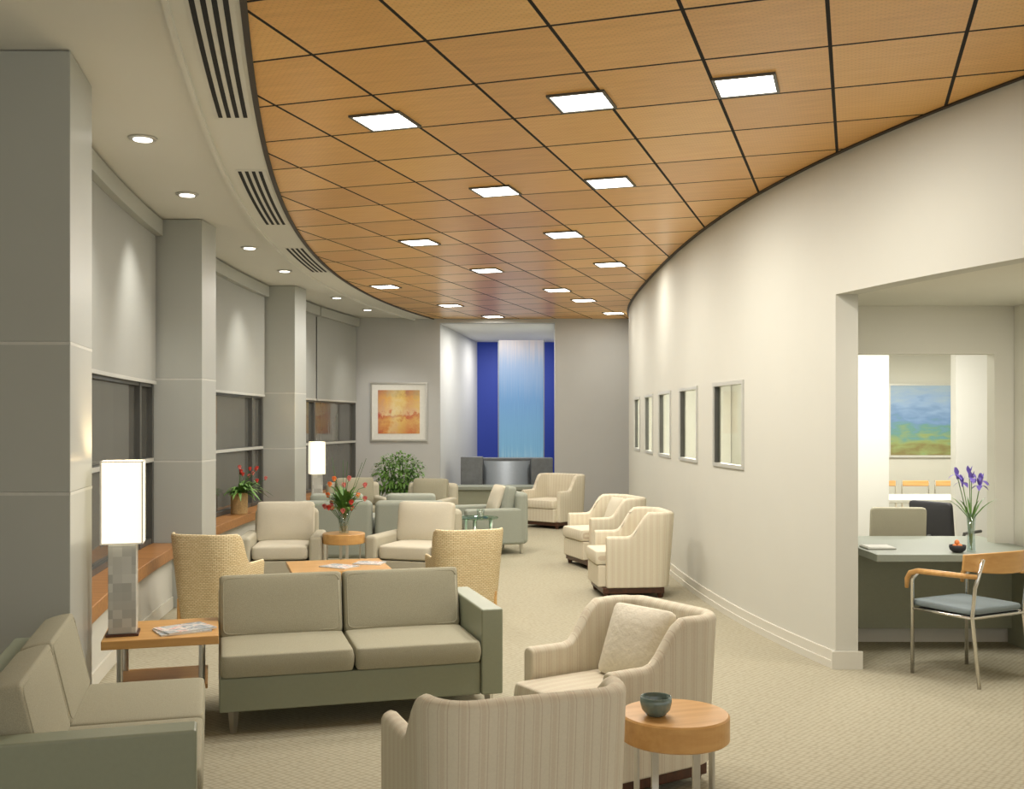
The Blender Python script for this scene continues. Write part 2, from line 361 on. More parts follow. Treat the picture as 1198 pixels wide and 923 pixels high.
# linear slot diffusers
for i,(a,b,w) in enumerate(((3.9,5.98,'longest linear slot diffuser nearest the camera beside wood ceiling'),(7.2,9.2,'second linear slot diffuser along curved wood ceiling edge'),(10.4,12.1,'farthest linear slot diffuser along curved wood ceiling edge'))):
    t=thing('slot_diffuser',w,'air vent',(fl((a+b)/2)-.16,(a+b)/2,HC-.012),group='linear slot diffusers')
    o=t.location.copy()
    def sh(bm): bmesh.ops.translate(bm,vec=(-o.x,-o.y,-o.z),verts=bm.verts); return bm
    obj('frame',sh(cbox(B(),fl,-.26,-.05,a,b,HC-.008,HC-.004)),'white',t)
    for k in range(4):
        q=-.245+k*.048
        obj('slot',sh(cbox(B(),fl,q,q+.024,a+.03,b-.03,HC-.0105,HC-.008)),'black',t)
# right wall
WR=[(8.30,9.14),(9.70,10.55),(11.05,11.9),(12.4,13.2),(13.75,14.55)]
bm=B(); T=.15; t2=.05; yy=7.9
cbox(bm,fr,0,T,yw,7.9,0,HC+.05,.12)
for a,b in WR:
    cbox(bm,fr,0,t2,yy,a,0,HC+.05,.12); cbox(bm,fr,0,t2,a,b,0,1.22,.12); cbox(bm,fr,0,t2,a,b,1.94,HC+.05,.12); yy=b
cbox(bm,fr,0,t2,yy,YB,0,HC+.05,.12)
cbox(bm,fr,0,T,3.05,yw,2.43,HC+.05,.12)
bmesh.ops.remove_doubles(bm,verts=bm.verts,dist=.0005)
struct('wall_right',bm,'wall')
bm=B(); cbox(bm,fr,-.016,0,yw-.01,YB-.02,0,.115,.12); cbox(bm,fr,-.026,-.016,yw-.02,YB-.02,0,.05,.12)
x0=fr(yw); box(bm,x0-.03,x0+T+.02,yw-.022,yw-.001,0,.115); struct('baseboard_right',bm,'trimwhite')
for i,(a,b) in enumerate(WR):
    bm=B(); 
    for (p,q,z0,z1) in ((a+.002,a+.035,1.222,1.938),(b-.035,b-.002,1.222,1.938),(a+.035,b-.035,1.222,1.252),(a+.035,b-.035,1.908,1.938)): cbox(bm,fr,-.012,.055,p,q,z0,z1)
    w=struct('window_%d'%(i+4),bm,'framelight')
    obj('glass',cbox(B(),fr,.02,.028,a+.035,b-.035,1.252,1.908),'paneglass',w)
    obj('glazing_bead',cbox(B(),fr,.0,.04,b-.048,b-.035,1.252,1.908),'frame',w)
# left wall with windows
bays=[(5.47,9.03),(9.42,13.4),(13.82,YB)]
bm=B(); cbox(bm,fw,-.15,.2,5.0,YB,0,.46); cbox(bm,fw,-.15,.04,5.0,YB,3.22,HC+.02)
box(bm,-3.4,-3.25,-1,4.94,0,HC+.02)
cbox(bm,fw,-.15,-.05,4.9,YB,.4,3.3); struct('wall_left',bm,'wall')  # sheet behind the window glass is an unseen backing, added to block outside light
bm=B()
for a,b in bays: cbox(bm,fw,.2,.215,a+.02,b-.02,0,.1)
struct('baseboard_left',bm,'trimwhite')
for i,(a,b) in enumerate(bays):
    o=struct('trim_%d'%(i+5),cbox(B(),fw,-.04,.28,a+.005,b-.005,.462,.56),'sill',bev=.006)
    bm=B(); ms=[a+.01,a+.5,b-.5,b-.07] if i<2 else [a+.01,15.65,b-.09]
    for q in ms: cbox(bm,fw,-.02,.045,q,q+.055,.562,3.22)
    for z in (.562,1.255,1.90): cbox(bm,fw,-.02,.04,a+.01,b-.02,z,z+.045)
    w=struct('window_%d'%(i+1),bm,'frame')
    obj('glass',cbox(B(),fw,-.012,.0,a+.02,b-.03,.6,3.2,.4),'nightglass',w)
    obj('glazing_bead',cbox(B(),fw,.041,.05,a+.02,b-.03,1.262,1.295),'framelight',w)
    ss=[(a+.03,b-.04)] if i<2 else [(a+.03,15.66),(15.72,b-.08)]
    for k,(p,q) in enumerate(ss):
        lab=['large grey roller shade pulled halfway down between the two nearest columns','grey roller shade pulled halfway down in the middle window bay','narrow grey roller shade just beyond the third column','grey roller shade closest to the back wall'][i+k]
        ob=thing('roller_shade',lab,'window shade',(fw((p+q)/2),(p+q)/2,1.93),group='roller shades'); lo=ob.location.copy()
        def sh2(bm): bmesh.ops.translate(bm,vec=(-lo.x,-lo.y,-lo.z),verts=bm.verts); return bm
        obj('fabric',sh2(cbox(B(),fw,.06,.068,p,q,1.95,3.2)),'shade',ob)
        obj('hem_bar',sh2(cbox(B(),fw,.052,.076,p,q,1.925,1.952)),'framelight',ob)
        obj('cassette',sh2(cbox(B(),fw,.045,.13,p,q,3.2,3.335)),'column',ob)
# columns
cols=[([(-2.08,4.93),(-2.19,5.46),(-3.22,5.46),(-3.22,4.93)],'wide grey panelled column nearest the camera at left edge'),
      ([(-2.676,9.04),(-2.66,9.41),(-3.0,9.41),(-3.0,9.04)],'grey panelled column between first and second roller shades'),
      ([(-2.78,13.41),(-2.715,13.81),(-3.05,13.81),(-3.05,13.41)],'farthest grey panelled column before the back wall')]
for k,(p,lab) in enumerate(cols):
    cx=sum(a for a,_ in p)/4; cy=sum(b for _,b in p)/4
    if k: p=[p[0],p[1],(fw(p[1][1])-.04,p[1][1]),(fw(p[0][1])-.04,p[0][1])]
    q=[(a-cx,b-cy) for a,b in p]; t=thing('column',lab,'column',(cx,cy,0),group='panelled columns')
    for z0,z1 in ((0,1.258),(1.27,1.968),(1.98,HC+.01)): obj('panel',prism(B(),q,z0,z1),'column',t,bev=.004)
    for z0 in (1.255,1.965): obj('joint_strip',prism(B(),[(a*1.002,b*1.004) for a,b in q],z0,z0+.015),'joint',t)
# back wall + niche
bm=B(); box(bm,-3.0,-1.21,YB,YB+.2,0,HC+.05); box(bm,.72,3.6,YB,YB+.2,0,HC+.05); box(bm,-1.21,.72,YB,YB+.2,3.27,HC+.05); struct('wall_back',bm,'wallgrey')
bm=B(); prism(bm,[(-1.21,YB+.2),(-.70,22.0),(-1.4,22.0),(-1.5,YB+.2)],0,3.3); struct('wall_niche_left',bm,'nichewall')
bm=B(); prism(bm,[(.72,YB+.2),(1.1,22.0),(1.4,22.0),(1.4,YB+.2)],0,3.3); struct('wall_niche_right',bm,'nichewall')
struct('ceiling_niche',box(B(),-1.5,1.4,YB+.19,22.1,3.27,3.34),'brightwhite')
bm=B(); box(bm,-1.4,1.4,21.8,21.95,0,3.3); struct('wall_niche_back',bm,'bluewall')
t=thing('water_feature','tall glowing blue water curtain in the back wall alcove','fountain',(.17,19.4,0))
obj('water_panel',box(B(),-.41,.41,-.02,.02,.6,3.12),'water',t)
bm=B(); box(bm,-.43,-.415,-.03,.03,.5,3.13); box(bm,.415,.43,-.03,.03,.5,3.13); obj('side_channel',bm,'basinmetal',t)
bm=B(); n=28; rg=[]
for i in range(n+1):
    a=-1.35+2.7*i/n; x=-.26+.40*math.sin(a)/math.sin(1.35); y=-1.02-.34*math.cos(a)
    rg.append([bm.verts.new((x,y,z)) for z in (.5,.93)])
for a,b in zip(rg,rg[1:]): bm.faces.new((a[0],b[0],b[1],a[1]))
bmesh.ops.solidify(bm,geom=bm.faces[:],thickness=.03)
obj('curved_basin',bm,'basinmetal',t,smooth=True)
obj('stone_wall',box(B(),-1.02,.54,-.95,-.55,0,.97),'stone',t,bev=.01)
obj('stone_pier',box(B(),-1.06,-.68,-1.25,-.95,0,1.0),'stone',t,bev=.01)
obj('stone_pier',box(B(),.16,.54,-1.25,-.95,0,.98),'stone',t,bev=.01)
t=thing('stone_bench','low grey green ledge across the foot of the fountain alcove','ledge',(-.27,17.75,0))
obj('top_slab',box(B(),-.88,.92,-.33,.24,.47,.53),'desk',t,bev=.008); obj('base',box(B(),-.87,.9,-.28,.22,0,.47),'deskfront',t)
# alcove / office
struct('ceiling_alcove',slab(B(),lambda y:fr(y)+.06,lambda y:5.2,3.1,7.66,2.45,2.5),'alcovewall')
bm=B(); box(bm,2.04,2.53,7.66,7.78,0,2.9); box(bm,3.53,7,7.66,7.78,0,2.9); box(bm,2.53,3.53,7.66,7.78,2.1,2.9); box(bm,2.53,3.53,7.66,7.78,0,.66); struct('wall_reception',bm,'alcovewall')
struct('wall_alcove_side',box(B(),3.67,3.82,4.6,7.655,0,2.45),'alcovewall')
struct('baseboard_reception',box(B(),2.05,3.66,7.63,7.658,0,.11),'trimwhite')
struct('wall_office_left',box(B(),2.36,2.42,7.79,10,0,2.6),'brightwhite')
bm=B(); box(bm,2.36,3.6,10,10.12,0,2.6); box(bm,4.24,7,10,10.12,0,2.6); struct('wall_office_middle',bm,'brightwhite')
struct('wall_office_side',box(B(),3.4,3.5,10.13,YB-.01,0,2.6),'brightwhite')
struct('wall_office_back',box(B(),3.51,7.4,14,14.12,0,2.6),'wall')
struct('wall_corridor_end',box(B(),1.95,3.39,16.2,16.3,0,2.6),'brightwhite')
struct('wall_office_right',box(B(),7,7.1,7.79,14,0,2.6),'brightwhite')
struct('ceiling_office',slab(B(),lambda y:fr(y)+.06,lambda y:7.1,7.91,YB-.01,2.6,2.66),'brightwhite')
# reception counter
t=thing('reception_desk','sage green writing counter in the alcove opening','desk',(3.0,7.3,0))
obj('countertop',box(B(),-.56,.64,-.3,.85,.665,.715),'desk',t,bev=.005)
obj('front_panel',box(B(),-.56,.62,.24,.31,.115,.664),'deskfront',t)
obj('end_panel',box(B(),.60,.64,-.25,.3,0,.664),'deskfront',t)
# picture frames
def picture(name,label,cx,y,z0,z1,w,art,fm,matb=.1):
    t=thing(name,label,'picture',(cx,y,(z0+z1)/2)); h=(z1-z0)/2; w/=2; f=.03
    bm=B(); box(bm,-w,w,-.03,0,-h,-h+f); box(bm,-w,w,-.03,0,h-f,h); box(bm,-w,-w+f,-.03,0,-h+f,h-f); box(bm,w-f,w,-.03,0,-h+f,h-f); obj('frame',bm,fm,t)
    if matb: obj('mat_board',box(B(),-w+f,w-f,-.014,-.002,-h+f,h-f),'paper',t)
    obj('canvas',box(B(),-w+f+matb,w-f-matb,-.02,-.014,-h+f+matb,h-f-matb),art,t)
picture('framed_painting','red, yellow and cream abstract painting in silver frame on back wall',-1.9,YB-.002,1.28,2.27,.96,'art','metal',.10)
picture('landscape_painting','blue and green abstract landscape painting in the office beyond reception',5.48,13.995,1.13,2.12,.92,'art2','framelight',0)
# square lights
LP=[((873,99),'rightmost square recessed light in the row nearest the camera'),((681,118),'middle square recessed light in the row nearest the camera'),((451,141),'leftmost square recessed light in the row nearest the camera'),
((714,213),'right square recessed light in the second row'),((580,223),'left square recessed light in the second row'),((660,274),'right square recessed light in the third row'),((491,283),'left square recessed light in the third row'),
((714,309),'right square recessed light in the fourth row'),((570,316),'middle square recessed light in the fourth row'),((451,335),'square recessed light closest to the far left ceiling curve'),
((652,339),'square recessed light in the fifth row'),((683,351),'right square recessed light in the sixth row'),((527,357),'left square recessed light in the sixth row'),((718,366),'far square recessed light beside the curved wall'),((577,371),'far square recessed light above the fountain alcove')]
for (px,py),lab in LP:
    x,y=ceil_pt(px,py); y=min(y,17.2); t=thing('ceiling_light',lab,'ceiling light',(x,y,HC),-18.1,group='square recessed ceiling lights')
    bm=B(); s=.158
    for a in ((-s,s,-s,-s+.016),(-s,s,s-.016,s),(-s,-s+.016,-s+.016,s-.016),(s-.016,s,-s+.016,s-.016)): box(bm,a[0],a[1],a[2],a[3],-.012,0)
    obj('frame',bm,'frame',t); obj('diffuser',box(B(),-.142,.142,-.142,.142,-.008,0),'light',t)
    light('AREA','light_source',(0,0,-.02),10 if y>14.3 else (14 if (px,py)==(714,309) else 32),t,.27)
DL=[(167,164),(219,229),(292,291),(333,318),(394,349),(430,363)]
dn=['round downlight nearest the camera in white ceiling','second round downlight from the camera in white ceiling','third round downlight from the camera in white ceiling','fourth round downlight from the camera in white ceiling','fifth round downlight near the far shades','farthest round downlight near the back wall']
for i,((px,py),lab) in enumerate(zip(DL,dn)):
    x,y=ceil_pt(px,py); t=thing('downlight',lab,'downlight',(x,y,HC+.013),group='round downlights')
    obj('trim_ring',lathe(B(),[(.058,-.001),(.062,-.012),(.085,-.008),(.088,0)],seg=28),'metal',t,smooth=True); obj('lens',lathe(B(),[(.001,-.014),(.056,-.014),(.056,-.002)],seg=24),'bulb',t)
    light('SPOT','light_source',(0,0,-.03),85 if i<5 else 120,t,spot=84,blend=1.0,rot=(R(8),R(16),0) if i<5 else (R(24),R(-6),0))
# ---------------------------------------------------------------- furniture
def sofa(label,loc,rz,arm):
    t=thing('sofa',label,'sofa',(*loc,0),rz); w=.745
    a0,a1=(-w,w-.12) if arm>0 else (-w+.12,w)
    obj('base',box(B(),a0,a1,-.38,.4,.12,.295),'green',t,bev=.008)
    obj('back_panel',box(B(),a0,a1,.27,.4,.295,.64),'green',t,bev=.015)
    x0,x1=(w-.12,w) if arm>0 else (-w,-w+.12)
    obj('arm',box(B(),x0,x1,-.4,.4,.12,.585),'green',t,bev=.010)
    mid=(a0+a1)/2; cw=(a1-a0)/2
    for c in (a0+cw/2,mid+cw/2):
        s=(cw-.003,.66,.128); cc=(c,-.09,.358)
        o=obj('seat_cushion',cushion(B(),cc,s,p=.10,cuts=14),'tweed',t,sub=1); obj('piping',welt(B(),cc,s),'tweed',o,smooth=True)
        s=(cw-.004,.35,.14); cc=(c,.175,.565)
        o=obj('back_cushion',cushion(B(),cc,s,RX(77),p=.14,cuts=12),'tweed',t,sub=1); obj('piping',welt(B(),cc,s,RX(77)),'tweed',o,smooth=True)
    for sx in (a0+.07,x1-.06 if arm>0 else a1-.07) if arm>0 else (x0+.06,a1-.07):
        for sy in (-.32,.32):
            bm=B(); tube(bm,[(sx,sy,.12),(sx,sy,0)],[.028,.018],4); obj('leg',bm,'metal',t)
    return t
sofa('two seat sofa with taupe cushions, facing the camera in the centre',(-.875,5.89),16,1)
sofa('sofa cropped by the left edge, sage arm in front',(-1.63,4.06),106,-1)
def barrel(label,loc,rz,w=.76,d=.76,h=.77,group='striped barrel armchairs',tr=(-.10,.10),ext=.08):
    t=thing('barrel_armchair',label,'armchair',(*loc,0),rz,group)
    hf=lambda y:.565+(h-.565)*smooth(tr[0],tr[1],y)
    ds=d-ext; yf=-d/2
    obj('shell',ushell(B(),w,ds,.07,.14,hf,.1,.08,y0=ext/2),'stripeU',t,bev=.015,smooth=True)
    obj('seat_base',box(B(),-w/2+.065,w/2-.065,yf+.01,d/2-.12,.1,.3),'stripeO',t,bev=.015)
    obj('seat_cushion',cushion(B(),(0,-.06,.365),(w-.14,d-.10,.14),p=.12,cuts=12),'stripeO',t,sub=1)
    obj('plinth',box(B(),-w/2+.03,w/2-.03,yf+.05,d/2-.06,.045,.1),'darkwood',t,bev=.008)
    for sx in (-1,1):
        for sy in (-1,1): obj('leg',tube(B(),[(sx*(w/2-.07),sy*(d/2-.09),.05),(sx*(w/2-.07),sy*(d/2-.09),0)],[.035,.022],4),'darkwood',t)
    return t
barrel('striped barrel armchair with ivory pillow behind the round table',(.45,4.72),-57,w=.66,d=.72,h=.755,ext=.10)
p=tag(obj('throw_pillow',cushion(B(),(0,0,0),(.36,.34,.13),p=.6),'pillow',None,sub=1),'ivory ruched pillow on striped armchair','pillow')
p.matrix_world=Matrix.Translation((.45+.12,4.72+.07,.59))@Matrix.Rotation(R(-50),4,'Z')@Matrix.Rotation(R(68),4,'X')
barrel('striped barrel armchair with its back to the camera in the foreground',(-.05,3.64),201,w=.70,d=.70,h=.745,tr=(-.02,.2))
barrel('striped armchair with dark wood base nearest along the curved wall',(1.08,9.8),-84,w=.66,d=.68,h=.785)
barrel('striped armchair second along the curved wall, with small pillow',(1.02,11.75),-72,w=.72,d=.74)
barrel('farthest striped armchair near the fountain ledge',(.62,16.1),-40,h=.8)
p=tag(obj('throw_pillow',cushion(B(),(0,0,0),(.34,.34,.12),p=.6),'cream',None,sub=1),'cream pillow on the second armchair along curved wall','pillow')
p.matrix_world=Matrix.Translation((1.15,11.8,.59))@Matrix.Rotation(R(-72),4,'Z')@Matrix.Rotation(R(70),4,'X')
def club(label,loc,rz,shell,cush,w=.78,d=.76,group=None,arm=.56,back=.78,wood=False,round_back=.06,inset=0):
    t=thing('club_chair',label,'armchair',(*loc,0),rz,group)
    for s in (-1,1):
        x0,x1=sorted((s*w/2,s*(w/2-.12))); obj('arm',box(B(),x0,x1,-d/2,d/2-.05-inset*.3,.12,arm),shell,t,bev=.035)
    obj('back_panel',box(B(),-w/2+inset,w/2-inset,d/2-.15,d/2,.12,back-.03),shell,t,bev=round_back,seg=5)
    obj('base',box(B(),-w/2+.12,w/2-.12,-d/2+.02,d/2-.15,.12,.30),shell,t,bev=.01)
    obj('seat_cushion',cushion(B(),(0,-.08,.375),(w-.25,d-.2,.16),p=.2),cush,t,sub=1)
    obj('back_cushion',cushion(B(),(0,d/2-.2,.62),(w-.22,.40,.17),RX(80),p=.35),cush,t,sub=1)
    for sx in (-1,1):
        for sy in (-1,1): obj('leg',tube(B(),[(sx*(w/2-.07),sy*(d/2-.08),.12),(sx*(w/2-.07),sy*(d/2-.08),0)],[.024,.015],6),'darkwood' if wood else 'metal',t)
    return t
club('cream armchair left of the flower table',(-2.21,10.14),6,'beigefab','cream',w=.78,group='cream armchairs',inset=.08,arm=.53)
club('cream armchair right of the flower table',(-.90,10.12),-18,'beigefab','cream',w=.80,group='cream armchairs',inset=.08,arm=.53)
club('grey green club chair turned away, left of the pair',(-1.93,11.7),182,'greyfab','greyfab',w=.80,group='grey green club chairs')
club('grey green club chair turned away, right of the pair',(-1.10,11.7),178,'greyfab','greyfab',w=.76,group='grey green club chairs')
club('grey green club chair beside the glass table',(-.30,12.95),-70,'greyfab','greyfab',w=.78,d=.80,group='grey green club chairs')
p=tag(obj('throw_pillow',cushion(B(),(0,0,0),(.36,.34,.12),p=.6),'cream',None,sub=1),'cream pillow on grey green chair beside glass table','pillow')
p.matrix_world=Matrix.Translation((-.2,12.98,.66))@Matrix.Rotation(R(-70),4,'Z')@Matrix.Rotation(R(70),4,'X')
club('tan armchair at the far left under the painting',(-2.15,14.6),22,'beigefab','tweed',w=.76,wood=True,group='far tan armchairs')
club('tan armchair in front of the leafy green plant',(-1.18,14.4),-14,'beigefab','tweed',w=.72,wood=True,group='far tan armchairs')
def wicker(label,loc,rz):
    t=thing('wicker_chair',label,'armchair',(*loc,0),rz,'wicker chairs')
    hf=lambda y:.52+(.765-.52)*smooth(-.05,.18,y)
    obj('wicker_shell',ushell(B(),.53,.54,.035,.16,hf,.10,.07,taper=.03),'wicker',t,bev=.008,smooth=True)
    obj('seat_frame',box(B(),-.22,.22,-.26,.21,.26,.34),'wicker',t,bev=.01)
    obj('seat_cushion',cushion(B(),(0,-.03,.39),(.43,.47,.12),p=.2),'cream',t,sub=1)
    obj('back_cushion',cushion(B(),(0,.17,.57),(.39,.32,.10),RX(82),p=.3),'cream',t,sub=1)
    for sx in (-1,1):
        for sy in (-1,1): obj('leg',tube(B(),[(sx*.2,sy*.2,.26),(sx*.205,sy*.205,0)],[.022,.016],8),'maple',t)
wicker('straw wicker chair beside the window ledge',(-2.28,8.1),166)
wicker('straw wicker chair behind the right end of centre sofa',(-.39,8.45),197)
def round_table(label,loc,r=.2,h=.53,legs=4):
    t=thing('round_side_table',label,'side table',(*loc,0),20,'round wood side tables')
    obj('drum_top',lathe(B(),[(r-.006,h-.095),(r,h-.09),(r,h-.006),(r-.006,h)],seg=64),'maple2',t,smooth=False)
    for k in range(legs):
        a=2*math.pi*k/legs; q=r*.78
        bm=B(); box(bm,-.014,.014,-.005,.005,0,h-.095,Matrix.Translation((q*math.cos(a),q*math.sin(a),0))@Matrix.Rotation(a+math.pi/2,4,'Z')); obj('leg',bm,'metal',t)
    obj('shelf',lathe(B(),[(r*.74,.12),(r*.74,.135)],seg=36),'metal',t)
    return t
round_table('round wooden drum table in front with the teal bowl',(.60,3.86))
round_table('round wooden drum table holding the red flowers',(-1.595,9.93),.2,.55)
def bowl(label,loc,r=.056,m='teal',h=.085):
    o=obj('bowl',lathe(B(),[(r*.45,0),(r*.6,.003),(r*.9,h*.35),(r,h*.7),(r*.98,h),(r*.92,h),(r*.93,h*.7),(r*.55,.012),(.001,.01)],seg=40),m,None,smooth=True); o.location=loc
    return tag(o,label,'bowl')
bowl('teal grey glass bowl on the front round table',(.525,3.82,.531),.058,'teal',.07)
# coffee table
t=thing('coffee_table','low wooden coffee table behind the centre sofa','coffee table',(-1.45,8.72,0),16)
obj('tabletop',box(B(),-.40,.40,-.36,.36,.375,.41),'maple2',t,bev=.005); obj('apron',box(B(),-.36,.36,-.32,.32,.33,.374),'maple2',t)
for sx in (-1,1):
    for sy in (-1,1): obj('leg',box(B(),sx*.33-.025,sx*.33+.025,sy*.29-.025,sy*.29+.025,0,.33),'metal',t)
# corner table
t=thing('corner_table','square wooden corner table between the two sofas','side table',(-1.86,5.58,0),16)
obj('tabletop',box(B(),-.285,.285,-.265,.265,.455,.5),'maple2',t,bev=.004); obj('lower_shelf',box(B(),-.23,.23,-.22,.22,.22,.245),'maple2',t,bev=.003)
for sx in (-1,1):
    for sy in (-1,1): obj('leg',tube(B(),[(sx*.2,sy*.2,0),(sx*.2,sy*.2,.455)],.016,10),'metal',t)
def mag(label,loc,rz,s=(.2,.27),col='mag'):
    t=thing('magazine',label,'magazine',loc,rz,'magazines')
    obj('pages',box(B(),-s[0]/2,s[0]/2,-s[1]/2,s[1]/2,0,.006),'paper',t); obj('cover',box(B(),-s[0]/2-.001,s[0]/2+.001,-s[1]/2-.001,s[1]/2+.001,.006,.0072),col,t)
mag('lower magazine on the corner table, near the lamp',(-1.74,5.52,.501),-58,(.20,.26))
mag('upper magazine stacked on another on the corner table',(-1.73,5.54,.5085),-48,(.20,.26))
mag('magazine on the coffee table, left one',(-1.42,8.62,.411),60); mag('magazine on the coffee table, right one',(-1.2,8.82,.411),80,(.18,.24))
def lamp(label,loc,s=1):
    t=thing('table_lamp',label,'lamp',loc,16,'block table lamps')
    obj('base_plate',box(B(),-.08*s,.08*s,-.08*s,.08*s,0,.012),'darkwood',t)
    obj('block_base',box(B(),-.068*s,.068*s,-.068*s,.068*s,.012,.47*s),'blocks',t,bev=.004)
    obj('stem',tube(B(),[(0,0,.47*s),(0,0,.56*s)],.01),'metal',t)
    h0,h1,q=.475*s,.90*s,.10*s
    bm=B(); box(bm,-q,q,-q,q,h0,h1)
    for f in [f for f in bm.faces if all(v.co.z>h1-.01 for v in f.verts)]: bm.faces.remove(f)
    sh=obj('lamp_shade',bm,'lampshade',t)
    bm=B()
    for sx in (-1,1):
        for sy in (-1,1): box(bm,sx*q-.004,sx*q+.004,sy*q-.004,sy*q+.004,h0,h1)
    for z in (h0,h1-.006): 
        for sx in (-1,1): box(bm,sx*q-.004,sx*q+.004,-q,q,z,z+.006); box(bm,-q,q,sx*q-.004,sx*q+.004,z,z+.006)
    obj('shade_frame',bm,'paper',sh)
    light('POINT','bulb',(0,0,h1-.12),6,t,.04,col=(1,.84,.62))
lamp('tall block lamp with glowing square shade on the corner table',(-2.02,5.44,.501))
t=thing('lamp_table','small wooden table under the far lamp','side table',(-2.42,13.1,0),10)
obj('tabletop',box(B(),-.2,.2,-.2,.2,.46,.5),'maple2',t)
for sx in (-1,1):
    for sy in (-1,1): obj('leg',box(B(),sx*.17-.015,sx*.17+.015,sy*.17-.015,sy*.17+.015,0,.46),'metal',t)
lamp('far block lamp with glowing square shade near the third column',(-2.44,13.1,.501),.95)
# glass table
t=thing('glass_side_table','round glass table with steel legs beside the grey green chair','side table',(-.40,12.0,0))
obj('glass_top',lathe(B(),[(.24,.5),(.245,.505),(.245,.51),(.24,.515)],seg=40),'glassgreen',t)
for k in range(3):
    a=2.1*k+.4; obj('leg',tube(B(),[(.17*math.cos(a),.17*math.sin(a),0),(.17*math.cos(a),.17*math.sin(a),.5)],.022,12),'metal',t,smooth=True)
obj('lower_ring',lathe(B(),[(.19,.2),(.19,.215)],seg=32),'metal',t)
t=thing('candle_holder','small glass candle holder on the glass table','candle',(-.36,11.98,.516))
obj('holder',lathe(B(),[(.04,0),(.045,.09),(.042,.09),(.037,.006)],seg=20),'glass',t,smooth=True); obj('candle',lathe(B(),[(.03,.007),(.03,.06)],seg=16),'cream',t)
# plants
def vase(t,prof,m='glass'): return obj('vase',lathe(B(),prof,seg=28,close=False),m,t,smooth=True)
def bloom(t,c,r,d,m,n=8,squeeze=1.0):
    bm=B(); d=Vector(d).normalized()
    for k in range(n):
        a=2*math.pi*k/n; s=Vector((math.cos(a),math.sin(a),.7+.5*random.random()))*1.0; s.x*=squeeze; s.y*=squeeze; leaf(bm,(0,0,0),s+d*.6,r,r*.75,.25,3)
    lathe(bm,[(.001,-.01),(r*.22,0),(r*.25,r*.35),(.001,r*.45)],seg=8)
    o=obj('bloom',bm,m,t); o.location=c; return o
def iris_bloom(t,c,r):
    bm=B()
    for k in range(3):
        a=2*math.pi*k/3+random.random(); leaf(bm,(0,0,0),(math.cos(a),math.sin(a),.5),r*1.25,r*.7,.9,5)
        a+=1.05; leaf(bm,(0,0,0),(.35*math.cos(a),.35*math.sin(a),1),r*1.1,r*.6,.0,4)
    lathe(bm,[(.001,-.03),(.006,-.02),(.008,0),(.001,.02)],seg=8)
    o=obj('bloom',bm,'purple',t); o.location=c; return o
t=thing('flower_arrangement','pink, red and orange tulips in a glass vase on round table','flowers',(-1.595,9.93,.551))
vase(t,[(.001,.003),(.045,0),(.05,.1),(.042,.2),(.038,.2),(.044,.1),(.04,.01)])
bs,bl=B(),B(); random.seed(8)
for k in range(20):
    a=random.random()*6.28; ru=.05+random.random()**.5*.19; h=.27+random.random()*.28-ru*.45
    e=Vector((ru*math.cos(a),ru*math.sin(a),h)); tube(bs,[(.015*math.cos(a),.015*math.sin(a),.01),(e.x*.3,e.y*.3,h*.6),(e.x*.7,e.y*.7,h*.95),e],.003,5)
    bloom(t,e,.06,e,['red','orange','pinkp','pinkp'][k%4],squeeze=.38)
for k in range(110):
    a=random.random()*6.28; leaf(bl,(0.02*math.cos(a),.02*math.sin(a),.17+.12*random.random()),(math.cos(a),math.sin(a),.5+random.random()*2.2),.2+.18*random.random(),.03,.45)
for k in range(6):
    a=random.random()*6.28; tube(bs,[(0,0,.2),(.12*math.cos(a),.12*math.sin(a),.45),(.22*math.cos(a),.22*math.sin(a),.62+.1*random.random())],.0025,5)
obj('stem',bs,'leafd',t); obj('leaves',bl,'leaf',t)
xx=fw(11.9)+.17
t=thing('potted_tulips','red flowered leafy plant in a woven basket on the window ledge','potted plant',(xx,11.9,.561))
obj('basket',lathe(B(),[(.092,0),(.095,.01),(.095,.22),(.098,.225),(.098,.24),(.085,.24)],seg=28),'basket',t); obj('soil',lathe(B(),[(.084,.2),(.084,.235)],seg=20),'soil',t)
bl=B(); bs=B()
for k in range(110):
    a=random.random()*6.28; L=.30+.2*random.random()
    if math.cos(a)<0: L*=.5
    leaf(bl,(0.03*math.cos(a),.03*math.sin(a),.22),(math.cos(a),math.sin(a),.5+random.random()*2),min(L,.5),.04,.65)
for v in bl.verts: v.co.x=max(v.co.x,-.14)
for k in range(12):
    a=random.random()*6.28; q=.28*random.random()*(1 if math.cos(a)>0 else .3); e=(q*math.cos(a)+.03,q*math.sin(a),.36+.16*random.random()); bloom(t,e,.055,(.3,0,1),'red' if k%3 else 'pinkp',6,.4)
    tube(bs,[(0,0,.22),(e[0]*.4,e[1]*.4,e[2]*.8),e],.003,5)
obj('leaves',bl,'leaf',t); obj('stem',bs,'leafd',t)
t=thing('potted_shrub','bushy green potted plant in front of the back wall','potted plant',(-1.72,15.9,0))
obj('pot',lathe(B(),[(.14,0),(.19,.32),(.2,.34),(.2,.37),(.17,.37)],seg=28),'clay',t); obj('soil',lathe(B(),[(.169,.34),(.169,.371)],seg=20),'soil',t)
bs,bl=B(),B()
for k in range(9):
    a=k*.7; e=(.25*math.cos(a),.22*math.sin(a),.85+.2*random.random()); tube(bs,[(.03*math.cos(a),.03*math.sin(a),.36),(e[0]*.5,e[1]*.5,.65),e],.008,6)
for k in range(1200):
    d=Vector((random.gauss(0,1),random.gauss(0,1),random.gauss(0,1))).normalized()*(.4+.65*random.random()**.7)
    c=Vector((d.x*.38,d.y*.34,.82+d.z*.31)); leaf(bl,c,(d.x+random.gauss(0,.6),d.y+random.gauss(0,.6),d.z+random.gauss(.2,.4)),.08,.036,.5,2)
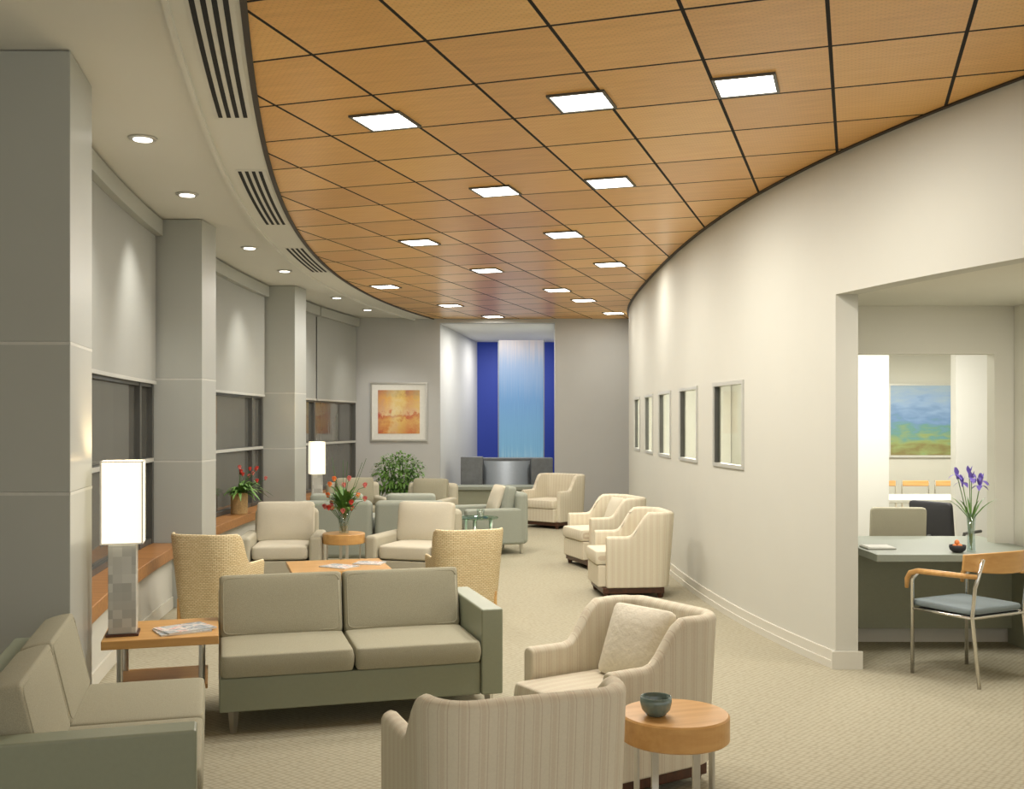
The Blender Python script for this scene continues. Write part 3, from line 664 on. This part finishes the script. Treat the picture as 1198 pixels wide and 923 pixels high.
obj('stem',bs,'leafd',t); obj('foliage',bl,'leaf',t)
# counter items
t=thing('iris_vase','tall glass vase of purple irises on the reception counter','flowers',(3.14,7.16,.716))
vase(t,[(.001,.003),(.03,0),(.024,.12),(.032,.26),(.028,.26),(.02,.12),(.025,.008)])
bs,bl=B(),B()
for k,(ex,ey,h) in enumerate(((-.06,0,.47),(.0,.03,.53),(.05,-.02,.45),(-.02,-.05,.50),(.08,.03,.48),(-.08,.04,.52))):
    tube(bs,[(0,0,.01),(ex*.3,ey*.3,.25),(ex,ey,h)],.003,6); iris_bloom(t,(ex,ey,h),.055)
for k in range(10):
    a=k*.65; leaf(bl,(0,0,.2),(math.cos(a),math.sin(a),1.5),.34,.014,.35)
obj('stem',bs,'leaf',t); obj('leaves',bl,'leaf',t)
bowl('small dark bowl of fruit on the reception counter',(3.03,7.12,.716),.055,'blackfab',.05)
for i,(dx,dy,dz) in enumerate(((-.02,0,.05),(.022,.012,.05),(.003,-.022,.052),(.0,.01,.078))):
    o=obj('orange_fruit',lathe(B(),[(.0005,-.02),(.012,-.016),(.02,0),(.012,.016),(.0005,.02)],seg=12),'orange',None,sub=1); o.location=(3.03+dx,7.12+dy,.716+dz-.012)
    tag(o,'small orange fruit heaped in the dark counter bowl','fruit','fruit in the counter bowl')
t=thing('document_tray','low pale tray on the counter left end','tray',(2.58,7.36,.716))
obj('tray',box(B(),-.11,.09,-.09,.09,0,.012),'framelight',t,bev=.004); obj('paper_sheet',box(B(),-.1,.08,-.08,.08,.012,.016),'paper',t)
# guest chair
t=thing('guest_chair','wood armed guest chair with slate blue seat at the counter','chair',(2.88,6.62,0),180+28)
obj('seat',cushion(B(),(0,-.01,.45),(.48,.46,.06),p=.3),'seatblue',t,sub=1)
obj('seat_pan',box(B(),-.22,.22,-.2,.2,.40,.423),'blackfab',t,bev=.01)
for s in (-1,1):
    obj('front_leg',tube(B(),[(s*.255,-.21,0),(s*.255,-.21,.60),(s*.255,-.17,.645)],.012,10),'chrome',t,smooth=True)
    obj('back_leg',tube(B(),[(s*.235,.27,0),(s*.235,.22,.42),(s*.235,.24,.6),(s*.225,.29,.78)],.012,10),'chrome',t,smooth=True)
    obj('seat_rail',tube(B(),[(s*.255,-.21,.415),(s*.235,.22,.415)],.01,8),'chrome',t,smooth=True)
    bm=B(); pts=[(s*.235,.26,.67),(s*.262,.15,.668),(s*.278,0,.665),(s*.275,-.15,.66),(s*.268,-.215,.64),(s*.262,-.245,.60),(s*.26,-.25,.54)]
    tube(bm,pts,[.014,.017,.018,.018,.017,.016,.012],10); obj('armrest',bm,'maple2',t,smooth=True)
bm=B(); rings=[]
for i in range(17):
    a=-1+2*i/16; x=.285*a; y=.31-.12*a*a; h=.05+.018*(1-a*a)
    z=.752; rings.append([bm.verts.new(p) for p in ((x,y-.009,z-h),(x,y+.009,z-h),(x,y+.018,z+h),(x,y,z+h))])
section(bm,rings); obj('back_rail',bm,'maple2',t,bev=.006)
obj('cross_bar',tube(B(),[(-.235,.22,.415),(.235,.22,.415)],.01,8),'chrome',t)
# office furniture
def office_chair(label,loc,rz,m,group=None,dz=0):
    t=thing('office_chair',label,'chair',(*loc,0),rz,group)
    obj('backrest',cushion(B(),(0,.2,.76+dz),(.44,.36,.07),RX(84),p=.3),m,t,sub=1); obj('seat',cushion(B(),(0,-.03,.47),(.46,.46,.08)),m,t,sub=1)
    obj('back_post',tube(B(),[(0,.16,.44),(0,.24,.6)],.02),'frame',t); obj('column',tube(B(),[(0,0,.06),(0,0,.44)],.025),'frame',t)
    bm=B()
    for k in range(5):
        a=k*2*math.pi/5; tube(bm,[(0,0,.09),(.26*math.cos(a),.26*math.sin(a),.035)],[.02,.014],6)
    obj('star_base',bm,'frame',t)
    for s in (-1,1): obj('armrest',tube(B(),[(s*.22,.12,.45),(s*.26,.1,.63),(s*.26,-.12,.64)],.015),'frame',t)
office_chair('beige office chair behind the reception counter',(3.12,8.62),175,'beigefab',dz=-.02); office_chair('black office chair behind the reception counter',(3.90,9.4),120,'blackfab',dz=-.04)
t=thing('conference_table','pale conference table in the far office','table',(4.95,12.1,0))
obj('tabletop',box(B(),-.9,.9,-.45,.45,.70,.74),'paper',t,bev=.01)
for sx in (-1,1):
    for sy in (-1,1): obj('leg',tube(B(),[(sx*.8,sy*.36,0),(sx*.8,sy*.36,.7)],.02),'metal',t)
for i,x in enumerate((4.70,5.12,5.54)):
    t=thing('conference_chair',['left','middle','right'][i]+' wood backed chair behind the conference table','chair',(x,13.1,0),0,'conference chairs')
    obj('backrest',box(B(),-.17,.17,.18,.21,.79,.86),'maple',t,bev=.01); obj('seat',box(B(),-.2,.2,-.2,.2,.43,.47),'maple',t,bev=.01)
    for sx in (-1,1):
        obj('leg',tube(B(),[(sx*.17,.19,0),(sx*.17,.19,.86)],.011),'chrome',t); obj('leg',tube(B(),[(sx*.17,-.17,0),(sx*.17,-.17,.43)],.011),'chrome',t)
# ---------------------------------------------------------------- lights
light('AREA','alcove_light',(3.1,6.2,2.43),19,None,.4)
light('AREA','office_light',(3.5,8.9,2.55),55,None,.7,col=(1,.97,.9)); light('AREA','office_light',(5.2,12,2.55),95,None,.8,col=(1,.97,.88))
light('AREA','corridor_light',(2.6,12.5,2.55),150,None,.5,sizey=5,col=(1,.96,.86))
light('AREA','niche_light',(-.2,18.4,3.24),38,None,.5,col=(1,.97,.92)); light('AREA','niche_light',(0,20.6,3.24),34,None,.6,col=(1,.97,.95))
w=bpy.data.worlds.new('World'); scene.world=w; w.use_nodes=True; w.node_tree.nodes['Background'].inputs[0].default_value=(1,.965,.895,1); w.node_tree.nodes['Background'].inputs[1].default_value=1.08
cam=bpy.data.cameras.new('Camera'); co=bpy.data.objects.new('Camera',cam); C.objects.link(co); co.location=(0,0,EYE); co.rotation_euler=(R(90),0,0)
cam.sensor_width=36; cam.lens=F/1198*36; cam.shift_y=(HY-461.5)/1198; scene.camera=co
